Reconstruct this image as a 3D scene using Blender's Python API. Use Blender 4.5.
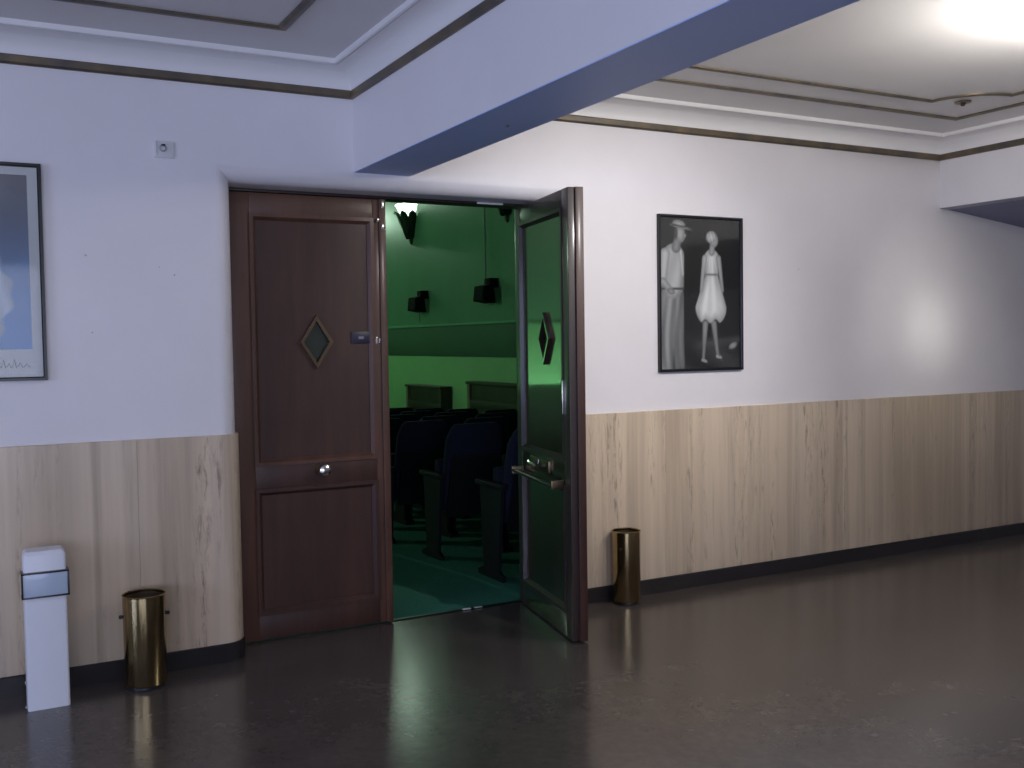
import bpy, bmesh, math, random
import numpy as np
from mathutils import Matrix, Vector

for o in list(bpy.data.objects):
    bpy.data.objects.remove(o, do_unlink=True)
scene = bpy.context.scene
C = scene.collection
random.seed(7)
PI = math.pi

# ------------------------------------------------------------------ camera
cam_d = bpy.data.cameras.new('camera')
cam = bpy.data.objects.new('camera', cam_d)
C.objects.link(cam)
RX = Vector((0.88088518, -0.47309896, -0.01478764))
RY = Vector((0.03312651, 0.0304545, 0.99898707))
RZ = Vector((-0.47216939, -0.88048277, 0.04249903))
cam.matrix_world = Matrix(((RX.x, RY.x, RZ.x, 0.0), (RX.y, RY.y, RZ.y, 0.0), (RX.z, RY.z, RZ.z, 1.5), (0, 0, 0, 1)))
cam_d.sensor_width = 36.0
cam_d.lens = 36.0 * 1012.0 / 1024.0
cam_d.clip_start = 0.05
scene.camera = cam

# ------------------------------------------------------------------ world, exposure, large lights
w = bpy.data.worlds.new('world')
scene.world = w
w.use_nodes = True
w.node_tree.nodes['Background'].inputs[0].default_value = (0.42, 0.55, 1.0, 1)
w.node_tree.nodes['Background'].inputs[1].default_value = 0.6
scene.view_settings.view_transform = 'Standard'
scene.view_settings.look = 'None'
scene.view_settings.gamma = 1.0
scene.view_settings.use_curve_mapping = False
scene.view_settings.exposure = 0.0


def light(name, kind, loc, energy, col, target=None, **kw):
    d = bpy.data.lights.new(name, kind)
    d.energy = energy
    d.color = col
    for k, v in kw.items():
        setattr(d, k, v)
    o = bpy.data.objects.new(name, d)
    C.objects.link(o)
    o.location = loc
    if target is not None:
        o.rotation_euler = (Vector(target) - Vector(loc)).to_track_quat('-Z', 'Y').to_euler()
    return o


# daylight through the entrance glazing behind the camera
light('daylight', 'AREA', (-1.9, -2.78, 1.35), 190, (0.74, 0.77, 1.0), target=(-1.9, 2.0, 1.35),
      shape='RECTANGLE', size=5.2, size_y=2.3)
# daylight of an added side window, brightening the beam's left face
light('added_side_daylight', 'AREA', (-5.18, 0.9, 1.55), 180, (0.58, 0.66, 1.0), target=(2.0, 0.9, 1.55),
      shape='RECTANGLE', size=4.2, size_y=1.7)

# ------------------------------------------------------------------ constants of the place
WY = 4.84            # front face of the long lobby wall
WR = 0.085           # rounding of the door recess
OX0, OX1, OZ = 1.118, 2.87, 2.272   # recess opening
DY = 5.055           # front face of the closed door leaf
CZ = 2.862           # lobby ceiling
BX0, BX1, BZ = 1.72, 2.02, 2.351   # beam
B2X, B2Z = 6.0, 2.38
LX0, LX1, LY0 = -5.0, 8.5, -2.6
TX0, TX1, TY1, TZ = -1.6, 5.5, 17.0, 4.6   # auditorium


# ------------------------------------------------------------------ materials
def mat(name, base=(0.8, 0.8, 0.8), rough=0.5, metal=0.0, spec=0.5, coat=0.0, coat_rough=0.1, coat_ior=1.5,
        emit=None, emit_s=0.0):
    m = bpy.data.materials.new(name)
    m.use_nodes = True
    b = m.node_tree.nodes['Principled BSDF']
    b.inputs['Base Color'].default_value = (*base, 1)
    b.inputs['Roughness'].default_value = rough
    b.inputs['Metallic'].default_value = metal
    b.inputs['Specular IOR Level'].default_value = spec
    b.inputs['Coat Weight'].default_value = coat
    b.inputs['Coat Roughness'].default_value = coat_rough
    b.inputs['Coat IOR'].default_value = coat_ior
    if emit:
        b.inputs['Emission Color'].default_value = (*emit, 1)
        b.inputs['Emission Strength'].default_value = emit_s
    return m


class NT:
    """tiny helper to wire nodes"""

    def __init__(self, m):
        self.t = m.node_tree
        self.b = self.t.nodes['Principled BSDF']
        self.tc = self.t.nodes.new('ShaderNodeTexCoord')

    def n(self, kind, **inp):
        x = self.t.nodes.new(kind)
        for k, v in inp.items():
            x.inputs[k.replace('_', ' ')].default_value = v
        return x

    def l(self, a, b):
        self.t.links.new(a, b)

    def mapped(self, scale, src='Object'):
        mp = self.n('ShaderNodeMapping')
        mp.inputs['Scale'].default_value = scale
        self.l(self.tc.outputs[src], mp.inputs['Vector'])
        return mp.outputs['Vector']

    def noise(self, vec, scale=1.0, detail=4.0, rough=0.55, dist=0.0):
        x = self.n('ShaderNodeTexNoise', Scale=scale, Detail=detail, Roughness=rough, Distortion=dist)
        self.l(vec, x.inputs['Vector'])
        return x.outputs['Fac']

    def ramp(self, fac, stops):
        r = self.n('ShaderNodeValToRGB')
        e = r.color_ramp.elements
        while len(e) < len(stops):
            e.new(0.5)
        for k, (p, c) in enumerate(stops):
            e[k].position = p
            e[k].color = (*c, 1) if len(c) == 3 else c
        self.l(fac, r.inputs['Fac'])
        return r.outputs['Color']

    def mix(self, fac, a, b, mode='MIX'):
        x = self.n('ShaderNodeMix')
        x.data_type = 'RGBA'
        x.blend_type = mode
        for s, v in ((x.inputs[0], fac), (x.inputs[6], a), (x.inputs[7], b)):
            if isinstance(v, (int, float)):
                s.default_value = v
            elif isinstance(v, tuple):
                s.default_value = (*v, 1)
            else:
                self.l(v, s)
        return x.outputs[2]

    def bump(self, h, strength=0.2, dist=0.01):
        x = self.n('ShaderNodeBump', Strength=strength, Distance=dist)
        self.l(h, x.inputs['Height'])
        self.l(x.outputs['Normal'], self.b.inputs['Normal'])


def paint(name, base, rough=0.5, var=0.05, bump=0.08, spec=0.4):
    m = mat(name, base, rough, spec=spec)
    n = NT(m)
    f = n.noise(n.mapped((1, 1, 1)), 1.7, 5, 0.6)
    n.l(n.ramp(f, [(0.3, tuple(c * (1 - var) for c in base)), (0.7, tuple(min(1, c * (1 + var)) for c in base))]), n.b.inputs['Base Color'])
    n.bump(n.noise(n.mapped((1, 1, 1)), 60, 3, 0.6), bump, 0.002)
    return m


M = {}
M['wall'] = paint('wall_paint', (0.77, 0.75, 0.78), 0.42, 0.03)
M['ceil'] = paint('ceiling_paint', (0.70, 0.69, 0.69), 0.33, 0.03, 0.04)
M['cove'] = paint('cove_paint', (0.80, 0.79, 0.80), 0.4, 0.02, 0.02)
M['soffit'] = paint('soffit_blue_tone', (0.48, 0.62, 1.0), 0.5, 0.0)  # even blue tone on the beam's underside
M['soffit2'] = paint('dark_bluish_soffit', (0.20, 0.21, 0.33), 0.55, 0.05)  # even dark bluish tone on the sloping soffit
M['lip'] = paint('grey_lip_paint', (0.42, 0.42, 0.48), 0.5, 0.05)

m = M['gilt'] = mat('gilt_strip', (0.2, 0.16, 0.11), 0.42, 0.5)
n = NT(m)
f = n.noise(n.mapped((3, 3, 3)), 2.2, 4)
n.l(n.ramp(f, [(0.35, (0.10, 0.09, 0.08)), (0.72, (0.20, 0.155, 0.095))]), n.b.inputs['Base Color'])

# dark polished stone floor
m = M['floor'] = mat('polished_dark_stone', (0.04, 0.035, 0.033), 0.13, spec=0.5)
n = NT(m)
f1 = n.noise(n.mapped((1, 1, 1)), 2.6, 8, 0.68, 0.6)
f2 = n.noise(n.mapped((1, 1, 1)), 26, 5, 0.6)
c1 = n.ramp(f1, [(0.30, (0.064, 0.054, 0.050)), (0.55, (0.082, 0.069, 0.064)), (0.75, (0.104, 0.089, 0.084))])
c2 = n.ramp(f2, [(0.35, (0.88, 0.88, 0.88)), (0.7, (1.1, 1.1, 1.1))])
n.l(n.mix(1.0, c1, c2, 'MULTIPLY'), n.b.inputs['Base Color'])
n.l(n.ramp(f1, [(0.3, (0.18, 0.18, 0.18)), (0.8, (0.21, 0.21, 0.21))]), n.b.inputs['Roughness'])
m = M['base'] = mat('dark_stone_baseboard', (0.022, 0.020, 0.021), 0.22)

# travertine, veins upright
m = M['marble'] = mat('upright_veined_travertine', (0.5, 0.42, 0.35), 0.30, spec=0.5)
n = NT(m)
rnd = n.n('ShaderNodeObjectInfo')
ad = n.n('ShaderNodeVectorMath')
ad.operation = 'ADD'
sx = n.n('ShaderNodeVectorMath')
sx.operation = 'SCALE'
sx.inputs['Scale'].default_value = 0.35
cmb = n.n('ShaderNodeCombineXYZ')
n.l(rnd.outputs['Random'], cmb.inputs['X'])
n.l(cmb.outputs[0], sx.inputs[0])
n.l(n.tc.outputs['Object'], ad.inputs[0])
n.l(sx.outputs[0], ad.inputs[1])


def mp(scale):
    x = n.n('ShaderNodeMapping')
    x.inputs['Scale'].default_value = scale
    n.l(ad.outputs[0], x.inputs['Vector'])
    return x.outputs['Vector']


broad = n.noise(mp((3.2, 3.2, 0.16)), 1.0, 3, 0.5, 0.25)
fine = n.noise(mp((17, 17, 0.45)), 1.0, 5, 0.6, 0.3)
c = n.ramp(broad, [(0.30, (0.50, 0.41, 0.305)), (0.52, (0.64, 0.53, 0.405)), (0.72, (0.69, 0.585, 0.46))])
c = n.mix(1.0, c, n.ramp(fine, [(0.30, (0.87, 0.86, 0.85)), (0.62, (1.03, 1.025, 1.02))]), 'MULTIPLY')
band = n.ramp(n.noise(mp((7.5, 7.5, 0.30)), 1.3, 3, 0.5, 0.4), [(0.50, (0, 0, 0)), (0.62, (1, 1, 1))])
pits = n.ramp(n.noise(mp((46, 46, 7.0)), 1.0, 6, 0.72, 0.5), [(0.50, (0, 0, 0)), (0.68, (0.85, 0.85, 0.85))])
pm = n.mix(1.0, band, pits, 'MULTIPLY')
c = n.mix(pm, c, (0.19, 0.135, 0.10))
soft = n.ramp(n.noise(mp((10, 10, 0.30)), 1.0, 5, 0.6, 0.5), [(0.50, (0, 0, 0)), (0.68, (1, 1, 1))])
c = n.mix(n.mix(1.0, soft, (0.55, 0.55, 0.55), 'MULTIPLY'), c, (0.34, 0.265, 0.195))
thin = n.ramp(n.noise(mp((30, 30, 1.1)), 1.0, 4, 0.65, 0.2), [(0.66, (0, 0, 0)), (0.74, (1, 1, 1))])
c = n.mix(n.mix(1.0, thin, (0.55, 0.55, 0.55), 'MULTIPLY'), c, (0.27, 0.215, 0.18))
n.l(c, n.b.inputs['Base Color'])
n.bump(pm, -0.08, 0.002)


def wood(name, dark, light_, rough, coat, coat_rough, coat_ior=1.5, scale=(14, 14, 1.2)):
    m_ = mat(name, dark, rough, coat=coat, coat_rough=coat_rough, coat_ior=coat_ior)
    q = NT(m_)
    a = q.noise(q.mapped(scale), 1.0, 6, 0.62, 0.8)
    b_ = q.noise(q.mapped((1.4, 1.4, 1.4)), 1.0, 3)
    cc = q.ramp(a, [(0.3, dark), (0.7, light_)])
    cc = q.mix(1.0, cc, q.ramp(b_, [(0.3, (0.75, 0.75, 0.75)), (0.7, (1.15, 1.15, 1.15))]), 'MULTIPLY')
    q.l(cc, q.b.inputs['Base Color'])
    return m_


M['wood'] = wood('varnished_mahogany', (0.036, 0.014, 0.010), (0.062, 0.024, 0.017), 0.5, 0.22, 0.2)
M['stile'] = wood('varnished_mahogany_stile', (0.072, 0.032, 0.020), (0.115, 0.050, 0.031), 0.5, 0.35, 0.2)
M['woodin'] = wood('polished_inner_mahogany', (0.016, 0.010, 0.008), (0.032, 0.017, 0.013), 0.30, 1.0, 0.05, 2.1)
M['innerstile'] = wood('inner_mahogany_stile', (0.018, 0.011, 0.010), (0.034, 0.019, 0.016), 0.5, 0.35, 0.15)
M['jamb'] = wood('dark_door_frame', (0.016, 0.010, 0.010), (0.032, 0.018, 0.015), 0.5, 0.2, 0.25)
M['covwood'] = wood('dark_panel_wood', (0.030, 0.022, 0.014), (0.060, 0.042, 0.026), 0.5, 0.1, 0.3)
M['covframe'] = wood('pale_edge_wood', (0.16, 0.13, 0.08), (0.24, 0.19, 0.12), 0.5, 0.1, 0.3)
M['chrome'] = mat('worn_chrome', (0.72, 0.70, 0.68), 0.16, 1.0)
M['bronze'] = mat('aged_bronze', (0.20, 0.15, 0.10), 0.32, 1.0)
M['darkmetal'] = mat('dark_metal', (0.05, 0.05, 0.05), 0.4, 0.8)
M['glassdark'] = mat('smoked_glass', (0.035, 0.045, 0.035), 0.08, spec=0.7)
M['navy'] = mat('navy_sign', (0.020, 0.020, 0.045), 0.35)
M['pale'] = mat('faded_print', (0.20, 0.20, 0.24), 0.6)
M['white'] = paint('white_enamel', (0.70, 0.72, 0.78), 0.32, 0.02, 0.02)
M['plastic'] = mat('white_plastic', (0.66, 0.66, 0.68), 0.28)
M['board'] = mat('white_board', (0.90, 0.90, 0.92), 0.6)
M['wornglint'] = mat('worn_glint_steel', (0.92, 0.93, 0.95), 0.45, 0.3)  # near-white colour paints in the glint of light on the metal
M['grey'] = mat('grey_plastic', (0.30, 0.31, 0.34), 0.35)
M['black'] = mat('black_frame', (0.008, 0.008, 0.010), 0.28)
M['winblue'] = mat('clear_bluish_plastic', (0.42, 0.50, 0.62), 0.15)
m = M['brass'] = mat('brushed_brass', (0.42, 0.33, 0.18), 0.17, 1.0)
n = NT(m)
n.l(n.ramp(n.noise(n.mapped((2, 2, 2)), 3.0, 3), [(0.3, (0.36, 0.28, 0.14)), (0.7, (0.45, 0.35, 0.19))]), n.b.inputs['Base Color'])
M['brassin'] = mat('dull_brass_inside', (0.10, 0.07, 0.04), 0.5, 0.8)
# auditorium
M['green'] = paint('green_wall_paint', (0.115, 0.29, 0.155), 0.5, 0.06)
M['greendark'] = paint('dark_green_band_paint', (0.060, 0.140, 0.082), 0.5, 0.06)
M['greenlight'] = paint('light_green_dado_paint', (0.30, 0.62, 0.27), 0.5, 0.06)
M['greenledge'] = paint('pale_green_ledge_paint', (0.16, 0.45, 0.24), 0.4, 0.04)
M['dark'] = paint('dark_auditorium_paint', (0.03, 0.035, 0.032), 0.7, 0.05)
m = M['carpet'] = mat('dark_green_carpet', (0.012, 0.060, 0.042), 0.95, spec=0.1)
n = NT(m)
n.l(n.ramp(n.noise(n.mapped((1, 1, 1)), 90, 4), [(0.3, (0.035, 0.150, 0.115)), (0.7, (0.060, 0.230, 0.170))]), n.b.inputs['Base Color'])
n.bump(n.noise(n.mapped((1, 1, 1)), 220, 3), 0.5, 0.006)
m = M['seat'] = mat('navy_seat_fabric', (0.010, 0.013, 0.030), 0.85, spec=0.2)
n = NT(m)
n.bump(n.noise(n.mapped((1, 1, 1)), 180, 3), 0.3, 0.004)
M['seatplastic'] = mat('black_seat_shell', (0.006, 0.007, 0.010), 0.6, spec=0.25)
M['speaker'] = mat('black_speaker', (0.004, 0.005, 0.005), 0.8, spec=0.15)
M['cable'] = mat('pale_cable', (0.22, 0.34, 0.26), 0.5)
M['sconce'] = mat('dark_bronze_leaf', (0.035, 0.05, 0.035), 0.45, 0.5)
M['bowl'] = mat('lit_opal_glass', (0.9, 0.95, 0.9), 0.3, emit=(0.85, 1.0, 0.88), emit_s=2.2)
M['opal'] = mat('unlit_opal_glass', (0.45, 0.52, 0.47), 0.3)
M['lamp'] = mat('lit_ceiling_glass', (0.9, 0.9, 0.85), 0.3, emit=(1.0, 0.93, 0.80), emit_s=9.0)


def clear_glass(name, tint=(0.97, 0.98, 0.98), refl=1.0):
    m_ = bpy.data.materials.new(name)
    m_.use_nodes = True
    t = m_.node_tree
    for x in list(t.nodes):
        if x.type != 'OUTPUT_MATERIAL':
            t.nodes.remove(x)
    out = [x for x in t.nodes if x.type == 'OUTPUT_MATERIAL'][0]
    a = t.nodes.new('ShaderNodeBsdfTransparent')
    a.inputs[0].default_value = (*tint, 1)
    g = t.nodes.new('ShaderNodeBsdfGlossy')
    g.inputs['Roughness'].default_value = 0.06
    g.inputs['Color'].default_value = (refl, refl, refl, 1)
    f_ = t.nodes.new('ShaderNodeFresnel')
    f_.inputs['IOR'].default_value = 1.45
    s = t.nodes.new('ShaderNodeMixShader')
    t.links.new(f_.outputs[0], s.inputs[0])
    t.links.new(a.outputs[0], s.inputs[1])
    t.links.new(g.outputs[0], s.inputs[2])
    t.links.new(s.outputs[0], out.inputs['Surface'])
    return m_


M['pane'] = clear_glass('clear_pane', refl=0.38)
m = M['print'] = mat('photo_print', (1, 1, 1), 0.5)
n = NT(m)
at = n.n('ShaderNodeAttribute')
at.attribute_name = 'Col'
n.l(at.outputs['Color'], n.b.inputs['Base Color'])


# ------------------------------------------------------------------ geometry helpers
class MB:
    def __init__(self):
        self.v = []
        self.f = []

    def add(self, vs, fs):
        k = len(self.v)
        self.v += [tuple(p) for p in vs]
        self.f += [tuple(i + k for i in q) for q in fs]
        return self

    def box(self, lo, hi, bev=0.0):
        bm = bmesh.new()
        bmesh.ops.create_cube(bm, size=1.0)
        for p in bm.verts:
            p.co = Vector([lo[i] + (p.co[i] + 0.5) * (hi[i] - lo[i]) for i in range(3)])
        if bev > 0:
            bmesh.ops.bevel(bm, geom=list(bm.edges), offset=bev, segments=2, affect='EDGES', profile=0.6)
        bm.verts.index_update()
        self.add([p.co[:] for p in bm.verts], [[p.index for p in q.verts] for q in bm.faces])
        bm.free()
        return self

    def quad(self, a, b, c_, d):
        return self.add([a, b, c_, d], [(0, 1, 2, 3)])

    def prism(self, pts, axis, a, b):
        """closed polygon pts (2-D) extruded along axis from a to b"""
        def P(p, t):
            q = [0, 0, 0]
            o = [i for i in range(3) if i != axis]
            q[o[0]], q[o[1]], q[axis] = p[0], p[1], t
            return q
        k = len(pts)
        vs = [P(p, a) for p in pts] + [P(p, b) for p in pts]
        fs = [tuple(range(k))[::-1], tuple(range(k, 2 * k))]
        fs += [(i, (i + 1) % k, (i + 1) % k + k, i + k) for i in range(k)]
        return self.add(vs, fs)

    def lathe(self, prof, seg=40, ctr=(0, 0, 0), a0=0.0, a1=2 * PI, axis='z'):
        full = abs(a1 - a0 - 2 * PI) < 1e-6
        ns = seg if full else seg + 1
        vs = []
        for i in range(ns):
            a = a0 + (a1 - a0) * i / seg
            for r, z in prof:
                p = (r * math.cos(a), r * math.sin(a), z)
                if axis == 'y':
                    p = (r * math.cos(a), z, r * math.sin(a))
                elif axis == 'x':
                    p = (z, r * math.cos(a), r * math.sin(a))
                vs.append((p[0] + ctr[0], p[1] + ctr[1], p[2] + ctr[2]))
        k = len(prof)
        fs = []
        for i in range(seg):
            j = (i + 1) % ns
            for q in range(k - 1):
                fs.append((i * k + q, j * k + q, j * k + q + 1, i * k + q + 1))
        return self.add(vs, fs)

    def tube(self, pts, r, seg=8, cap=True):
        pts = [Vector(p) for p in pts]
        vs = []
        for i, p in enumerate(pts):
            d = (pts[min(i + 1, len(pts) - 1)] - pts[max(i - 1, 0)]).normalized()
            up = Vector((0, 0, 1)) if abs(d.z) < 0.9 else Vector((1, 0, 0))
            a = d.cross(up).normalized()
            b = d.cross(a).normalized()
            rr = r[i] if isinstance(r, (list, tuple)) else r
            for k in range(seg):
                t = 2 * PI * k / seg
                vs.append(p + a * math.cos(t) * rr + b * math.sin(t) * rr)
        fs = []
        for i in range(len(pts) - 1):
            for k in range(seg):
                fs.append((i * seg + k, i * seg + (k + 1) % seg, (i + 1) * seg + (k + 1) % seg, (i + 1) * seg + k))
        if cap:
            fs.append(tuple(range(seg))[::-1])
            fs.append(tuple(range((len(pts) - 1) * seg, len(pts) * seg)))
        return self.add(vs, fs)

    def sweep(self, path, prof, closed=False, closed_prof=False):
        """prof: (offset to the LEFT of the path, z)"""
        k = len(path)
        vs = []
        for i in range(k):
            p = Vector(path[i])
            if closed or 0 < i < k - 1:
                d0 = (p - Vector(path[i - 1])).normalized()
                d1 = (Vector(path[(i + 1) % k]) - p).normalized()
            elif i == 0:
                d0 = d1 = (Vector(path[1]) - p).normalized()
            else:
                d0 = d1 = (p - Vector(path[i - 1])).normalized()
            n0 = Vector((-d0.y, d0.x))
            n1 = Vector((-d1.y, d1.x))
            mm = (n0 + n1)
            mm = mm / max(0.2, (1 + n0.dot(n1)))
            for off, z in prof:
                vs.append((p.x + mm.x * off, p.y + mm.y * off, z))
        q = len(prof)
        fs = []
        for i in range(k if closed else k - 1):
            j = (i + 1) % k
            for s in range(q if closed_prof else q - 1):
                s2 = (s + 1) % q
                fs.append((i * q + s, j * q + s, j * q + s2, i * q + s2))
        if closed_prof and not closed:
            fs.append(tuple(range(q)))
            fs.append(tuple(range((k - 1) * q, k * q))[::-1])
        return self.add(vs, fs)

    def build(self, name, mt, parent=None, smooth=30, loc=None):
        me = bpy.data.meshes.new(name)
        me.from_pydata(self.v, [], self.f)
        me.validate()
        bm = bmesh.new()
        bm.from_mesh(me)
        bmesh.ops.remove_doubles(bm, verts=bm.verts, dist=1e-6)
        bmesh.ops.recalc_face_normals(bm, faces=bm.faces)
        bm.to_mesh(me)
        bm.free()
        if smooth:
            for p in me.polygons:
                p.use_smooth = True
            me.set_sharp_from_angle(angle=math.radians(smooth))
        o = bpy.data.objects.new(name, me)
        C.objects.link(o)
        o.data.materials.append(M[mt] if isinstance(mt, str) else mt)
        if parent:
            o.parent = parent
        if loc:
            o.location = loc
        return o


def tag(o, label=None, cat=None, group=None, kind=None):
    if label:
        o['label'] = label
    if cat:
        o['category'] = cat
    if group:
        o['group'] = group
    if kind:
        o['kind'] = kind
    return o


def empty(name, loc, rz=0.0):
    o = bpy.data.objects.new(name, None)
    o.empty_display_size = 0.1
    C.objects.link(o)
    o.location = loc
    o.rotation_euler = (0, 0, rz)
    return o


def copy_tree(o, parent=None):
    c_ = o.copy()
    C.objects.link(c_)
    c_.parent = parent
    for ch in list(o.children):
        copy_tree(ch, c_)
    return c_


def S(o, label, cat):
    return tag(o, label, cat, kind='structure')


def arc(cx, cy, r, a0, a1, k):
    return [(cx + r * math.cos(a0 + (a1 - a0) * i / k), cy + r * math.sin(a0 + (a1 - a0) * i / k)) for i in range(k + 1)]


# ------------------------------------------------------------------ structure: floors
S(MB().box((LX0, LY0, -0.12), (LX1, 5.07, 0)).build('floor', 'floor'), 'dark brown polished stone floor of the lobby', 'floor')
def fz(y):
    return -0.045 * max(0.0, y - 5.75)


S(MB().prism([(5.07, 0), (5.75, 0), (TY1, fz(TY1)), (TY1, -1.1), (5.07, -1.1)], 0, TX0, TX1).build('floor_auditorium', 'carpet'), 'dark green carpet floor inside the auditorium', 'carpet')

# ------------------------------------------------------------------ structure: long lobby wall with rounded door recess
wb = MB()
prof = [(0.0, 5.17), (0.0, WY + WR)]
for i in range(1, 13):
    t = PI / 2 * i / 12
    prof.append((WR * (1 - math.cos(t)), WY + WR * (1 - math.sin(t))))
outl = [((OX0, 0), (-1, 0)), ((OX0, OZ), (-1, 1)), ((OX1, OZ), (1, 1)), ((OX1, 0), (1, 0))]
vs = []
for (px, pz), (dx, dz) in outl:
    for d, y in prof:
        vs.append((px + dx * d, y, pz + dz * d))
q = len(prof)
wb.add(vs, [(i * q + s, (i + 1) * q + s, (i + 1) * q + s + 1, i * q + s + 1) for i in range(3) for s in range(q - 1)])
WT = 3.1
wb.quad((LX0, WY, 0), (OX0 - WR, WY, 0), (OX0 - WR, WY, OZ + WR), (LX0, WY, OZ + WR))
wb.quad((OX1 + WR, WY, 0), (LX1, WY, 0), (LX1, WY, OZ + WR), (OX1 + WR, WY, OZ + WR))
wb.quad((LX0, WY, OZ + WR), (OX0 - WR, WY, OZ + WR), (OX0 - WR, WY, WT), (LX0, WY, WT))
wb.quad((OX0 - WR, WY, OZ + WR), (OX1 + WR, WY, OZ + WR), (OX1 + WR, WY, WT), (OX0 - WR, WY, WT))
wb.quad((OX1 + WR, WY, OZ + WR), (LX1, WY, OZ + WR), (LX1, WY, WT), (OX1 + WR, WY, WT))
# far face
wb.quad((LX0, 5.17, 0), (OX0, 5.17, 0), (OX0, 5.17, WT), (LX0, 5.17, WT))
wb.quad((OX1, 5.17, 0), (LX1, 5.17, 0), (LX1, 5.17, WT), (OX1, 5.17, WT))
wb.quad((OX0, 5.17, OZ), (OX1, 5.17, OZ), (OX1, 5.17, WT), (OX0, 5.17, WT))
wb.quad((LX0, WY, WT), (LX1, WY, WT), (LX1, 5.17, WT), (LX0, 5.17, WT))
wall_back = S(wb.build('wall_back', 'wall', smooth=20), 'pale lilac white plaster wall with rounded doorway recess', 'wall')

# travertine wainscot slabs, children of the wall
pathL = [(LX0, WY)] + arc(OX0 - WR, WY + WR, WR, -PI / 2, 0, 12) + [(OX0, 5.035)]
pathR = [(OX1, 5.035)] + arc(OX1 + WR, WY + WR, WR, PI, 1.5 * PI, 12) + [(LX1, WY)]


def cut(path, s0, s1):
    out, acc = [], 0.0
    for a, b in zip(path[:-1], path[1:]):
        L = math.dist(a, b)
        if acc + L > s0 and acc < s1:
            t0 = max(0.0, (s0 - acc) / L)
            t1 = min(1.0, (s1 - acc) / L)
            p0 = (a[0] + (b[0] - a[0]) * t0, a[1] + (b[1] - a[1]) * t0)
            p1 = (a[0] + (b[0] - a[0]) * t1, a[1] + (b[1] - a[1]) * t1)
            if not out:
                out.append(p0)
            out.append(p1)
        acc += L
    return out


def plen(path):
    return sum(math.dist(a, b) for a, b in zip(path[:-1], path[1:]))


MT, MZ0, MZ1 = 0.016, 0.088, 1.079
slab_prof = [(0.0, MZ0), (-MT + 0.001, MZ0), (-MT, MZ0 + 0.002), (-MT, MZ1 - 0.003), (-MT + 0.003, MZ1), (0.0, MZ1)]


def slabs(path, cuts):
    for s0, s1 in zip(cuts[:-1], cuts[1:]):
        MB().sweep(cut(path, s0 + 0.0006, s1 - 0.0006), slab_prof, closed_prof=True).build('marble_panel', 'marble', wall_back)


LL, LR = plen(pathL), plen(pathR)
cutsL = [0.0]
# lobby left: slabs 0.72 wide measured from the rounded end
xs = [LL - 0.62 - 0.72 * k for k in range(8)]
cutsL = sorted([x for x in xs if x > 0.1] + [0.0, LL])
slabs(pathL, cutsL)
cutsR = [0.0, 0.9] + [0.9 + 0.72 * k for k in range(1, 7)] + [LR]
slabs(pathR, cutsR)
base_prof = [(0.0, 0.0), (-MT - 0.006, 0.0), (-MT - 0.006, MZ0 - 0.006), (-MT, MZ0 - 0.001), (0.0, MZ0 - 0.001)]
S(MB().sweep(pathL, base_prof, closed_prof=True).build('baseboard_left', 'base'), 'black stone baseboard left of the doorway, curving into it', 'baseboard')
S(MB().sweep(pathR, base_prof, closed_prof=True).build('baseboard_right', 'base'), 'black stone baseboard along the wall right of the doorway', 'baseboard')
# nails and old marks left in the plaster
for x, z, r in ((0.470, 1.905, 0.0042), (0.845, 1.825, 0.004), (0.487, 1.565, 0.0035), (0.78, 1.86, 0.0025), (4.68, 1.93, 0.003)):
    MB().lathe([(0, -0.005), (r, -0.004), (r * 0.9, -0.001), (r * 0.5, 0.004)], 10, (x, WY, z), axis='y').build('nail', 'lip', wall_back)

# other lobby walls
HY0, HY1, HZ0, HZ1 = -1.3, 3.1, 0.65, 2.45
lw = MB().box((LX0 - 0.15, LY0 - 0.15, 0), (LX0, HY0, 3.1)).box((LX0 - 0.15, HY1, 0), (LX0, 5.17, 3.1))
lw.box((LX0 - 0.15, HY0, 0), (LX0, HY1, HZ0)).box((LX0 - 0.15, HY0, HZ1), (LX0, HY1, 3.1))
S(lw.build('wall_left', 'wall'), 'plain plaster wall at the far left end of the lobby', 'wall')
S(MB().box((LX1, LY0 - 0.15, 0), (LX1 + 0.15, 5.17, 3.1)).build('wall_right', 'wall'), 'plain plaster wall at the far right end of the lobby', 'wall')
GX0, GX1, GZ0, GZ1 = -4.6, 0.9, 0.12, 2.45
fw = MB()
fw.box((LX0, LY0 - 0.15, 0), (GX0, LY0, 3.1)).box((GX1, LY0 - 0.15, 0), (LX1, LY0, 3.1))
fw.box((GX0, LY0 - 0.15, GZ1), (GX1, LY0, 3.1)).box((GX0, LY0 - 0.15, 0), (GX1, LY0, GZ0))
S(fw.build('wall_front', 'wall'), 'plaster wall with the glazed entrance facing the auditorium doors', 'wall')
win = S(empty('window_1', (0, LY0 - 0.075, 0)), 'wide glazed entrance letting daylight into the lobby', 'window')
npn = 5
for k in range(npn + 1):
    x = GX0 + (GX1 - GX0) * k / npn
    MB().box((x - 0.03, -0.04, GZ0), (x + 0.03, 0.04, GZ1), 0.004).build('mullion', 'darkmetal', win)
for z in (GZ0 + 0.03, GZ1 - 0.03):
    MB().box((GX0, -0.035, z - 0.03), (GX1, 0.035, z + 0.03), 0.004).build('transom', 'darkmetal', win)
for k in range(npn):
    a = GX0 + (GX1 - GX0) * k / npn
    b = GX0 + (GX1 - GX0) * (k + 1) / npn
    MB().box((a + 0.03, -0.004, GZ0 + 0.06), (b - 0.03, 0.004, GZ1 - 0.06)).build('pane', 'pane', win)

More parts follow.
